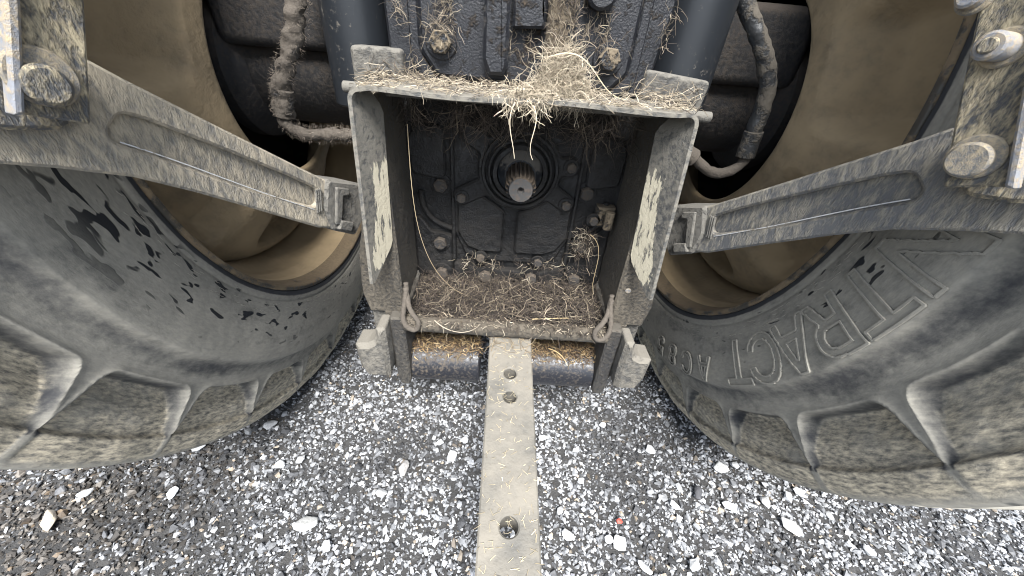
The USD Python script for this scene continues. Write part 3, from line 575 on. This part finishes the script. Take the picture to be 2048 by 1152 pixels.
for s in (-1, 1):
    obj('upper_pad', face(rnd([(.022 + s * .222, .70), (.022 + s * .150, .69), (.022 + s * .150, .80), (.022 + s * .21, .80), (.022 + s * .226, .77)], .014), YB - .012, .014, .004), 'black_cover', GC)
    obj('cover_rib', face(rnd([(.022 + s * .131, .868), (.022 + s * .139, .868), (.022 + s * .139, .50), (.022 + s * .131, .50)], .002), YB - .017, .018, .002), 'black_cover', GC)
    obj('rib_curve', pipe([(.022 + s * .205, YB - .008, .665), (.022 + s * .200, YB - .008, .625), (.022 + s * .185, YB - .008, .60), (.022 + s * .160, YB - .008, .585), (.022 + s * .137, YB - .008, .578)], .006, 8, 30), 'black_cover', GC, smooth=True)
SX, SZ = .028, .727
ear = sg.Point(SX, SZ).buffer(.088, quad_segs=16)
for ex, ez in ((-.092, .662), (.133, .661), (.132, .74), (-.075, .79)): ear = ear.union(sg.LineString([(SX, SZ), (ex, ez)]).buffer(.020))
obj('boss_plate', face(rnd(ear, .006), YB - .026, .028, .004), 'black_cover', GC)
for r0_, r1_, yy in ((.079, .072, .034), (.066, .060, .040), (.056, .046, .046)):
    obj('boss_ring', lathe([(r0_, 0), (r0_, yy - .024), (r0_ - .0015, yy - .022), (r1_ + .001, yy - .022), (r1_, yy - .0235), (r1_, 0)], 56, (SX, YB - .024, SZ), (0, -1, 0)), 'black_cover', GC, smooth=40)
big_b = [(-.140, .678), (-.144, .545), (-.144, .462), (-.037, .463), (.076, .464), (.184, .466), (.185, .56), (.179, .682)]
for n, (x, z) in enumerate(big_b):
    yb = YB - (.014 if z < .6 else .0) - (.004 if .44 < z < .48 and -.1 < x < .15 else 0)
    h, w = hexhead((x, yb + .001, z), (0, -1, 0), .0155, .013, .0235, .3 + n)
    obj('bolt', h, 'bolt_dark', GC); obj('washer', w, 'black_cover', GC)
for n, (x, z) in enumerate([(-.092, .662), (.133, .661), (.132, .742), (-.049, .516), (.088, .512), (.20, .63)]):
    h, w = hexhead((x, YB - (.026 if z > .6 else .022), z), (0, -1, 0), .0105, .009, .0155, n)
    obj('bolt', h, 'bolt_dark', GC); obj('washer', w, 'black_cover', GC)
obj('bracket', cat(box(.205, .245, YB - .03, YB, .615, .66, .004), cyl((.228, YB - .05, .62), (.228, YB - .05, .66), .010)), 'black_dusty', GC)

# splined power shaft
ang = np.linspace(0, 2 * np.pi, 20 * 8, endpoint=False); tooth = np.clip(1.6 * np.sin(20 * ang), -1, 1)
def spl(y, r, d): q = r + d * tooth; return np.stack([SX + q * np.cos(ang), np.full_like(ang, y), SZ + q * np.sin(ang)], 1)
rows = [spl(.735, .0285, .0), spl(.722, .0275, .0), spl(.716, .0262, .0022), spl(.645, .0262, .0022), spl(.637, .0250, .0016), spl(.632, .0224, .0), spl(.6305, .0216, .0)]
V = np.vstack(rows); n = len(ang); i, j = np.meshgrid(np.arange(len(rows) - 1), np.arange(n), indexing='ij'); k = (j + 1) % n
q = np.stack([i * n + j, i * n + k, (i + 1) * n + k, (i + 1) * n + j], -1).reshape(-1, 4)
PS = holder('power_shaft', TR, (SX, .72, SZ))
obj('splined_shaft', (V, q), 'black_cast', PS, smooth=25)
obj('collar', lathe([(.047, -.004), (.047, .012), (.044, .020), (.037, .030), (.031, .036), (.027, .036)], 48, (SX, YB - .026, SZ), (0, -1, 0)), 'smooth_black', PS, smooth=40)
obj('end_face', lathe([(.0216, 0), (.0209, .0012), (.012, .0015), (.0065, .0015), (.0045, -.003), (.002, -.010), (1e-5, -.012)], 40, (SX, .6305, SZ), (0, -1, 0)), 'steel_end', PS, smooth=40)

# upper rear housing
UH = holder('rear_housing', TR, (.02, .70, 1.0))
YU = .672
obj('housing_body', roughen(face(rnd([(-.192, .880), (.220, .880), (.234, 1.0), (.25, 1.4), (-.21, 1.4), (-.196, 1.0)], .004), YU, .20, .004), .03, .001, 60, 1), 'black_cast', UH, smooth=45)
panel = rnd([(-.143, 1.35), (-.143, .925), (-.118, .892), (.155, .888), (.182, .915), (.190, 1.35)], .012)
obj('front_panel', face(panel, YU - .012, .014, .005), 'black_cast', UH)
obj('border', face(sg.Polygon(rnd([(-.160, 1.36), (-.160, .91), (-.14, .882), (.175, .882), (.199, .90), (.206, 1.36)], .012).exterior.coords, [panel.buffer(.002).exterior.coords]), YU - .004, .006, .002), 'black_cast', UH)
obj('rib', face(rnd([(-.043, 1.35), (-.045, .922), (-.036, .902), (-.013, .902), (-.008, .915), (-.006, 1.35)], .003), YU - .042, .032, .005), 'black_cast', UH)
obj('rib', face(rnd([(.046, 1.35), (.046, .93), (.056, .918), (.078, .918), (.088, .93), (.088, 1.35)], .008), YU - .040, .030, .008), 'black_dusty', UH, smooth=60)
obj('step', face(rnd([(-.004, 1.35), (-.004, .962), (.044, .964), (.044, 1.35)], .002), YU - .030, .020, .004), 'black_cast', UH)
obj('lug', lathe([(.022, 0), (.022, .02), (.018, .024), (1e-4, .024)], 30, (.118, YU - .012, 1.012), (0, -1, 0)), 'black_cast', UH)
for n, (x, z) in enumerate(((-.110, .938), (.146, .934))):
    h, w = hexhead((x, YU - .012, z), (0, -1, 0), .0165, .014, .0235, .5 + n)
    obj('bolt', h, 'black_dusty', UH); obj('washer', w, 'black_cast', UH)

# lift cylinders, hoses, axle, body
for x, r, zb in ((-.272, .0545, .826), (.304, .058, .862)):
    obj('lift_cylinder', cyl((x, .766, zb), (x + (.004 if x > 0 else -.004), .766, 1.5), r, 56, .004), 'smooth_black', TR, smooth=40)
def hose(pts, elbow, mats, seed, lumps):
    H = holder('hydraulic_hose', TR, pts[0])
    obj('hose', pipe(pts, .0135, 18, 90, lumps, seed, 70), mats[0], H, smooth=True)
    a, b = np.array(pts[-2]), np.array(pts[-1]); e = (b - a) / np.linalg.norm(b - a)
    obj('ferrule', pipe([b - e * .045, b - e * .02, b + e * .004], .0165, 18, 30, lumps * .6, seed + 1, 70), mats[0], H, smooth=True)
    obj('elbow_pipe', pipe(elbow, .0095, 14, 50, lumps * .8, seed + 2, 80), mats[1], H, smooth=True)
    c, d2 = np.array(elbow[-2]), np.array(elbow[-1]); obj('fitting', pipe([d2 - (d2 - c) * .6, d2 - (d2 - c) * .3, d2], .0165, 12, 20, lumps, seed + 3, 60), mats[1], H, smooth=True)
hose([(-.335, .80, 1.10), (-.365, .77, 1.0), (-.385, .755, .915), (-.415, .75, .86), (-.428, .75, .80)], [(-.428, .75, .81), (-.431, .75, .788), (-.412, .747, .774), (-.37, .743, .770), (-.31, .74, .775), (-.27, .74, .777)], ('hose_dirt', 'hose_dirt'), 3, .016)
hose([(.35, .80, 1.13), (.385, .765, 1.02), (.437, .75, .956), (.468, .75, .90), (.474, .75, .845), (.478, .75, .79)], [(.478, .75, .80), (.478, .75, .776), (.46, .75, .757), (.425, .748, .752), (.385, .745, .772), (.35, .74, .79)], ('hose_clean', 'hose_dirt'), 8, .006)
for s in (-1, 1):
    AX = holder('axle_housing', TR, (s * .4, 1.01, .86))
    obj('trumpet', lathe([(.17, 0), (.17, .03), (.14, .05), (.125, .12), (.12, .36), (.16, .39), (.16, .42), (.10, .42), (.10, .50), (1e-4, .50)], 48, (s * .2, 1.01, .86), (s, 0, 0)), 'axle', AX, smooth=40)
    obj('mount_plate', rbox(s * .43 - .16, s * .43 + .16, .86, 1.16, .90, 1.04, .02), 'axle', AX)
    obj('unseen_fender', to(lathe([(1.02, 0), (1.02, .62), (1.012, .62), (1.012, 0)], 64), (s * .50, 1.03, .85), (0, 1, 0), (0, 0, s)) if 0 else trimesh.intersections.slice_mesh_plane(lathe([(1.02, 0), (1.02, .62), (1.012, .62), (1.012, .008), (.75, .008), (.75, 0), (1.02, 0)], 72, (s * .49, 1.10, .80), (s, 0, 0)), (0, -.2, 1), (0, 0, 1.28)), 'smooth_black', AX)  # unseen mudguard, put in to shade wheel and axle from above
obj('gearbox_body', rbox(-.24, .28, .815, 2.2, .36, 1.25, .03), 'body', TR)
obj('unseen_cab_floor', rbox(-.62, .62, .78, 2.2, 1.45, 1.60, .04), 'body', TR)  # cab out of view, added to keep sky light off the axle
obj('unseen_cab_rear', rbox(-.60, .60, .86, .98, 1.6, 2.6, .03), 'smooth_black', TR)  # unseen cab back, added with the floor to darken what lies below

# drawbar
def drawbar():
    c = lambda y: (.0345 if y < .2 else .0345 - (y - .2) * .016, .412 - .13 * (.55 - y))
    y0, y1 = .02, .66; L = y1 - y0
    P = rnd(sg.box(0, -.0448, L, .0448), .003)
    for y, r in ((.4985, .0122), (.447, .0122), (.239, .0138)): P = P.difference(sg.Point((y - y0) * 1.0085, .0).buffer(r, quad_segs=10))
    m = prism(P, .058, .0025)
    d = np.array([-.012, 1, .13]); return to(m, (c(y0)[0] + .003, y0, c(y0)[1] - .058), d, (-1, -.012, 0))
obj('drawbar', drawbar(), 'drawbar', TR, smooth=30)

# ------------------------------------------------------------------ dry grass and chaff
LIGHT = [(.44, .385, .295), (.34, .29, .215), (.25, .21, .155), (.16, .132, .098)]; DARK = [(.078, .063, .051), (.045, .037, .031), (.15, .122, .09), (.026, .022, .019)]
CHAFF = [(.26, .185, .095), (.15, .10, .055), (.07, .048, .032), (.38, .30, .18)]
def flat_dirs(g, n, z=.25): d = g.normal(0, 1, (n, 3)); d[:, 2] = np.abs(d[:, 2]) * z; return d
def merge(parts):
    return trimesh.util.concatenate([p[0] for p in parts]), np.vstack([p[1] for p in parts])
def grass(name, parts, label, cat_, kind=None):
    m, t = merge(parts); tag(obj(name, m, 'straw', smooth=True, pv={'tone': t}), label, cat_, kind=kind)
g = np.random.default_rng(31)
# clump on the guard
n = 1500; a = g.uniform(0, 6.28, n); rad = np.sqrt(g.random(n)); el = g.random(n)
cx, cy, cz = .072, .598, .884
P = np.stack([cx + .040 * rad * np.cos(a), cy + .030 * rad * np.sin(a), cz + .068 * el * (1 - rad ** 2 * .85)], 1)
D = np.stack([-np.sin(a), np.cos(a) * .6, g.normal(0, .25, n)], 1) * g.choice([-1, 1], (n, 1)) + g.normal(0, .5, (n, 3)) * [1, .6, .45]
p1 = strands(P - D * .012, D, g.uniform(.018, .05, n), g.uniform(.0003, .0006, n), pick(g, n, LIGHT, [.4, .3, .2, .1]), 41, 8, 1.1, .35)
n = 300; P = np.stack([g.uniform(.002, .062, n), g.uniform(.533, .58, n), g.uniform(.884, .897, n)], 1); D = flat_dirs(g, n, .1) + np.array([-.2, -.25, .0])
p2 = strands(P, D, g.uniform(.015, .040, n), g.uniform(.0004, .0007, n), pick(g, n, LIGHT, [.4, .35, .2, .05]), 42, 7, 1.0, .8)
n = 60; P = np.stack([g.uniform(-.008, .045, n), g.uniform(.526, .535, n), g.uniform(.872, .888, n)], 1); D = np.tile([-.1, -.12, -1], (n, 1)) + g.normal(0, .4, (n, 3))
p3 = strands(P, D, g.uniform(.012, .035, n), g.uniform(.0004, .0007, n), pick(g, n, LIGHT, [.6, .3, .1, .0]), 43, 8, 1.0, .4)
grass('dry_grass_clump', [p1, p2, p3], 'tangled pale clump of dry grass heaped on top of the shaft guard', 'grass clump')
# thin layer along the guard
n = 1900; x = g.uniform(-.21, .262, n); y = g.uniform(.538, .66, n); keep = meshkit.fbm(np.stack([x * 30, y * 30, 0 * x], -1), 3, 3) + np.where(x > .05, .12, 0) + np.where((x < -.1), .08, 0) > .47; x, y = x[keep], y[keep]; n = len(x)
p1 = strands(np.stack([x, y, .8855 + g.uniform(0, .009, n) * np.clip((y - .54) / .05, .2, 1)], 1), flat_dirs(g, n, .06), g.uniform(.008, .028, n), g.uniform(.0003, .0007, n), pick(g, n, LIGHT + DARK[:2], [.2, .25, .2, .15, .15, .05]), 44, 5, .5, .3)
n = 260; x = np.r_[g.uniform(-.225, -.13, n // 2), g.uniform(.17, .30, n - n // 2)]
p2 = strands(np.stack([x, g.uniform(.61, .70, n), g.uniform(.886, .905, n)], 1), flat_dirs(g, n, .4), g.uniform(.012, .035, n), g.uniform(.0004, .0008, n), pick(g, n, LIGHT + DARK, [.1, .2, .2, .2, .1, .1, .1, 0]), 45, 6, .5, .2)
grass('grass_litter', [p1, p2], 'thin layer of broken dry grass strewn along the top of the guard', 'grass litter', 'stuff')
# hanging dark roots behind the guard
n = 900; x = g.uniform(-.2, .25, n); w = np.abs(meshkit.noise(np.stack([x * 22, 0 * x, 0 * x], -1), 5)); keep = w > .46; x = x[keep]; n = len(x)
P = np.stack([x, g.uniform(.70, .765, n), g.uniform(.82, .875, n)], 1); D = np.tile([0, -.1, -1.], (n, 1)) + g.normal(0, .75, (n, 3))
p1 = strands(P, D, g.uniform(.03, .095, n), g.uniform(.0004, .0009, n), pick(g, n, DARK, [.4, .3, .15, .15]), 46, 8, .75, .3)
n = 600; P = np.stack([g.uniform(-.2, .25, n), g.uniform(.72, .768, n), g.uniform(.785, .87, n)], 1)
p2 = strands(P, g.normal(0, 1, (n, 3)), g.uniform(.02, .06, n), g.uniform(.0004, .0008, n), pick(g, n, DARK, [.3, .4, .1, .2]), 47, 7, .9, .1)
grass('hanging_roots', [p1, p2], 'dark matted roots and grass hanging inside the guard above the shaft', 'roots', 'stuff')
# mat on the shelf
n = 4200; x = g.uniform(-.195, .238, n); y = .585 + .18 * g.random(n) ** .9
z = .4415 + np.clip((y - .68) / .09, 0, 1) ** 2 * .010 * (meshkit.noise(np.stack([x * 16, y * 4, 0 * x], -1), 6) * .9 + .2) + g.uniform(0, .012, n)
p1 = strands(np.stack([x, y, z], 1), flat_dirs(g, n, .3), g.uniform(.012, .05, n), g.uniform(.0004, .0010, n), pick(g, n, DARK + LIGHT[1:3], [.36, .3, .16, .1, .05, .03]), 48, 6, .8, .2)
n = 260; x = np.r_[g.uniform(-.11, .0, 100), g.uniform(.03, .16, 110), g.uniform(.15, .23, 50)]
p2 = strands(np.stack([x, g.uniform(.735, .760, n), np.where(g.random(n) < .6, g.normal(.507, .006, n), g.uniform(.45, .50, n))], 1), g.normal(0, 1, (n, 3)), g.uniform(.012, .035, n), g.uniform(.0004, .0007, n), pick(g, n, DARK + LIGHT[:2], [.3, .25, .2, .05, .1, .1]), 49, 7, .9, .2)
n = 260; x = g.uniform(.17, .21, n); p3 = strands(np.stack([x, g.uniform(.735, .76, n), g.uniform(.535, .60, n)], 1), g.normal(0, 1, (n, 3)), g.uniform(.015, .04, n), .0006, pick(g, n, DARK + LIGHT[:2], [.3, .2, .2, .05, .15, .1]), 50, 7, .9, .2)
n = 900; x = g.uniform(-.195, .238, n); p4 = strands(np.stack([x, g.uniform(.566, .60, n), g.uniform(.446, .456, n)], 1), flat_dirs(g, n, .2) + [0, -.3, 0], g.uniform(.006, .02, n), g.uniform(.0004, .0009, n), pick(g, n, DARK + LIGHT[:2], [.3, .25, .2, .1, .1, .05]), 51, 5, .6, .5)
grass('grass_mat', [p1, p2, p3, p4], 'brown mat of dead grass and roots covering the shelf below the power shaft', 'grass mat', 'stuff')
for x0, x1, lab, sd in ((-.196, -.036, 'golden brown chaff piled on the roller left of the drawbar', 61), (.070, .238, 'golden brown chaff piled on the roller right of the drawbar', 62)):
    gg = np.random.default_rng(sd); n = 1900; x = gg.uniform(x0, x1, n); y = .592 + .12 * gg.random(n)
    z = np.where(y < .635, .288 + np.sqrt(np.maximum(.0535 ** 2 - (y - .635) ** 2, 0)), .3415) + gg.uniform(0, .009, n)
    keep = gg.random(n) < np.clip((y - .594) / .02, .05, 1); x, y, z = x[keep], y[keep], z[keep]; n = len(x)
    grass('chaff', [strands(np.stack([x, y, z], 1), flat_dirs(gg, n, .35), gg.uniform(.005, .018, n), gg.uniform(.0005, .0013, n), pick(gg, n, CHAFF, [.3, .3, .3, .1], .3), sd, 3, .3, .1)], lab, 'chaff', 'stuff')
# dust, clippings caught on the housing, hoses and drawbar
n = 0
gg = np.random.default_rng(71)
def caught(name, P, D, L, pal, w, label, seed, R=.0004, curl=.7, droop=.2):
    n = len(P); grass(name, [strands(np.array(P), np.array(D), L, R, pick(gg, n, pal, w, .25), seed, 6, curl, droop)], label, 'grass', 'stuff')
bolts = [(-.110, .955), (.146, .940)]
P, D = [], []
for (x, z), cnt in zip(bolts, (130, 45)):
    for _ in range(cnt): P.append((x + gg.normal(0, .014), YU - .016 - gg.random() * .012, z + gg.normal(0, .012))); D.append(gg.normal(0, 1, 3))
for x, z0, z1, cnt in ((-.17, .96, 1.0, 40), (-.155, .90, .96, 25), (.105, .93, 1.0, 50), (.125, .97, 1.0, 30), (.135, .955, .98, 30), (.02, .925, .97, 40), (-.005, .93, .98, 30), (.225, .95, 1.0, 40), (-.10, .965, 1.0, 60)):
    for _ in range(cnt): P.append((x + gg.normal(0, .006), YU - .014 - gg.random() * .006, gg.uniform(z0, z1))); D.append(gg.normal(0, 1, 3) * [.5, .3, 1])
caught('caught_grass', P, D, gg.uniform(.008, .03, len(P)), LIGHT[1:] + DARK[:3], [.15, .2, .2, .2, .15, .1], 'bits of dry grass stuck to the bolts and ribs of the black rear housing', 72)
P = np.stack([gg.uniform(.047, .087, 700), np.full(700, YU - .041) - gg.random(700) * .004, gg.uniform(.92, 1.06, 700)], 1)
caught('caught_grass', P, gg.normal(0, 1, (700, 3)) * [1, .2, 1], gg.uniform(.006, .02, 700), LIGHT[2:] + DARK, [.2, .25, .25, .2, .1, 0], 'fine grass clippings plastered over the middle rib of the rear housing', 73)
def along(pts, n, r):
    c = spline(pts, 400); k = gg.integers(0, 400, n); d = gg.normal(0, 1, (n, 3)); d /= np.linalg.norm(d, axis=1)[:, None]; return c[k] + d * r, d
Pa, Da = along([(-.365, .77, 1.0), (-.385, .755, .915), (-.415, .75, .86), (-.428, .75, .79)], 900, .0175)
Pb, Db = along([(-.425, .749, .782), (-.412, .747, .774), (-.37, .743, .770), (-.31, .74, .775), (-.27, .74, .777)], 700, .014)
caught('caught_grass', np.vstack([Pa, Pb]), np.vstack([Da, Db]), gg.uniform(.003, .009, 1600), [(.12, .10, .08), (.08, .066, .052), (.18, .15, .12)], [.4, .4, .2], 'fuzz of dusty fibres clinging to the left hydraulic hose and its elbow', 74, .0004)
n = 260; y = gg.uniform(.10, .55, n); P = np.stack([.033 + gg.uniform(-.042, .042, n), y, .4135 - .13 * (.55 - y)], 1)
caught('caught_grass', P, flat_dirs(gg, n, .05), gg.uniform(.004, .013, n), [(.42, .36, .25), (.30, .25, .17)], [.6, .4], 'tiny pale straw bits scattered on the top face of the drawbar', 75, .0005, .2, 0)
n = 60; y = gg.uniform(.535, .60, n); P = np.stack([.030 + gg.uniform(-.04, .04, n), y, .4145 - .13 * (.55 - y)], 1)
caught('caught_grass', P, flat_dirs(gg, n, .05), gg.uniform(.015, .05, n), [(.30, .24, .16), (.22, .17, .11)], [.5, .5], 'thin curled stalks lying on the inner end of the drawbar', 76, .0006, .5, 0)

def stem(pts, r, tone, label, group=None):
    m = pipe(pts, np.linspace(r, r * .5, 60), 6, 60); tag(obj('straw_stem', m, 'straw', smooth=True, pv={'tone': np.tile(tone, (len(m.vertices), 1))}), label, 'straw', group)
stem([(-.157, .60, .83), (-.159, .602, .768), (-.158, .60, .708), (-.149, .60, .631), (-.119, .598, .556), (-.074, .600, .512)], .0007, (.30, .24, .15), 'long curved straw hanging down the left inside of the guard to the grass mat')
stem([(.006, .520, .882), (.001, .518, .855), (.007, .518, .828), (.010, .517, .812)], .0008, (.5, .43, .32), 'pale root hanging off the guard edge, left one of two above the shaft')
stem([(.030, .520, .880), (.034, .518, .850), (.031, .518, .832), (.036, .517, .812)], .0008, (.5, .43, .32), 'pale root hanging off the guard edge, right one of two above the shaft')
stem([(.055, .57, .935), (.10, .57, .930), (.125, .575, .908), (.165, .58, .889)], .0010, (.50, .43, .30), 'long pale straw leaning off the right side of the grass clump')
stem([(.196, .735, .60), (.214, .73, .585), (.222, .715, .53), (.226, .70, .462)], .0009, (.34, .27, .16), 'thin bent straw standing at the right end of the grass mat')
stem([(-.13, .575, .459), (-.10, .562, .447), (-.06, .560, .446), (-.035, .572, .458)], .0010, (.36, .31, .24), 'looped thin stalk drooping over the shelf lip left of the drawbar')
stem([(.075, .60, .456), (.12, .605, .458), (.155, .61, .457)], .0010, (.45, .35, .2), 'straight straw lying across the right half of the grass mat')
stem([(.125, .62, .353), (.150, .605, .352), (.170, .590, .33)], .0011, (.50, .38, .2), 'single bright straw lying over the chaff right of the drawbar')
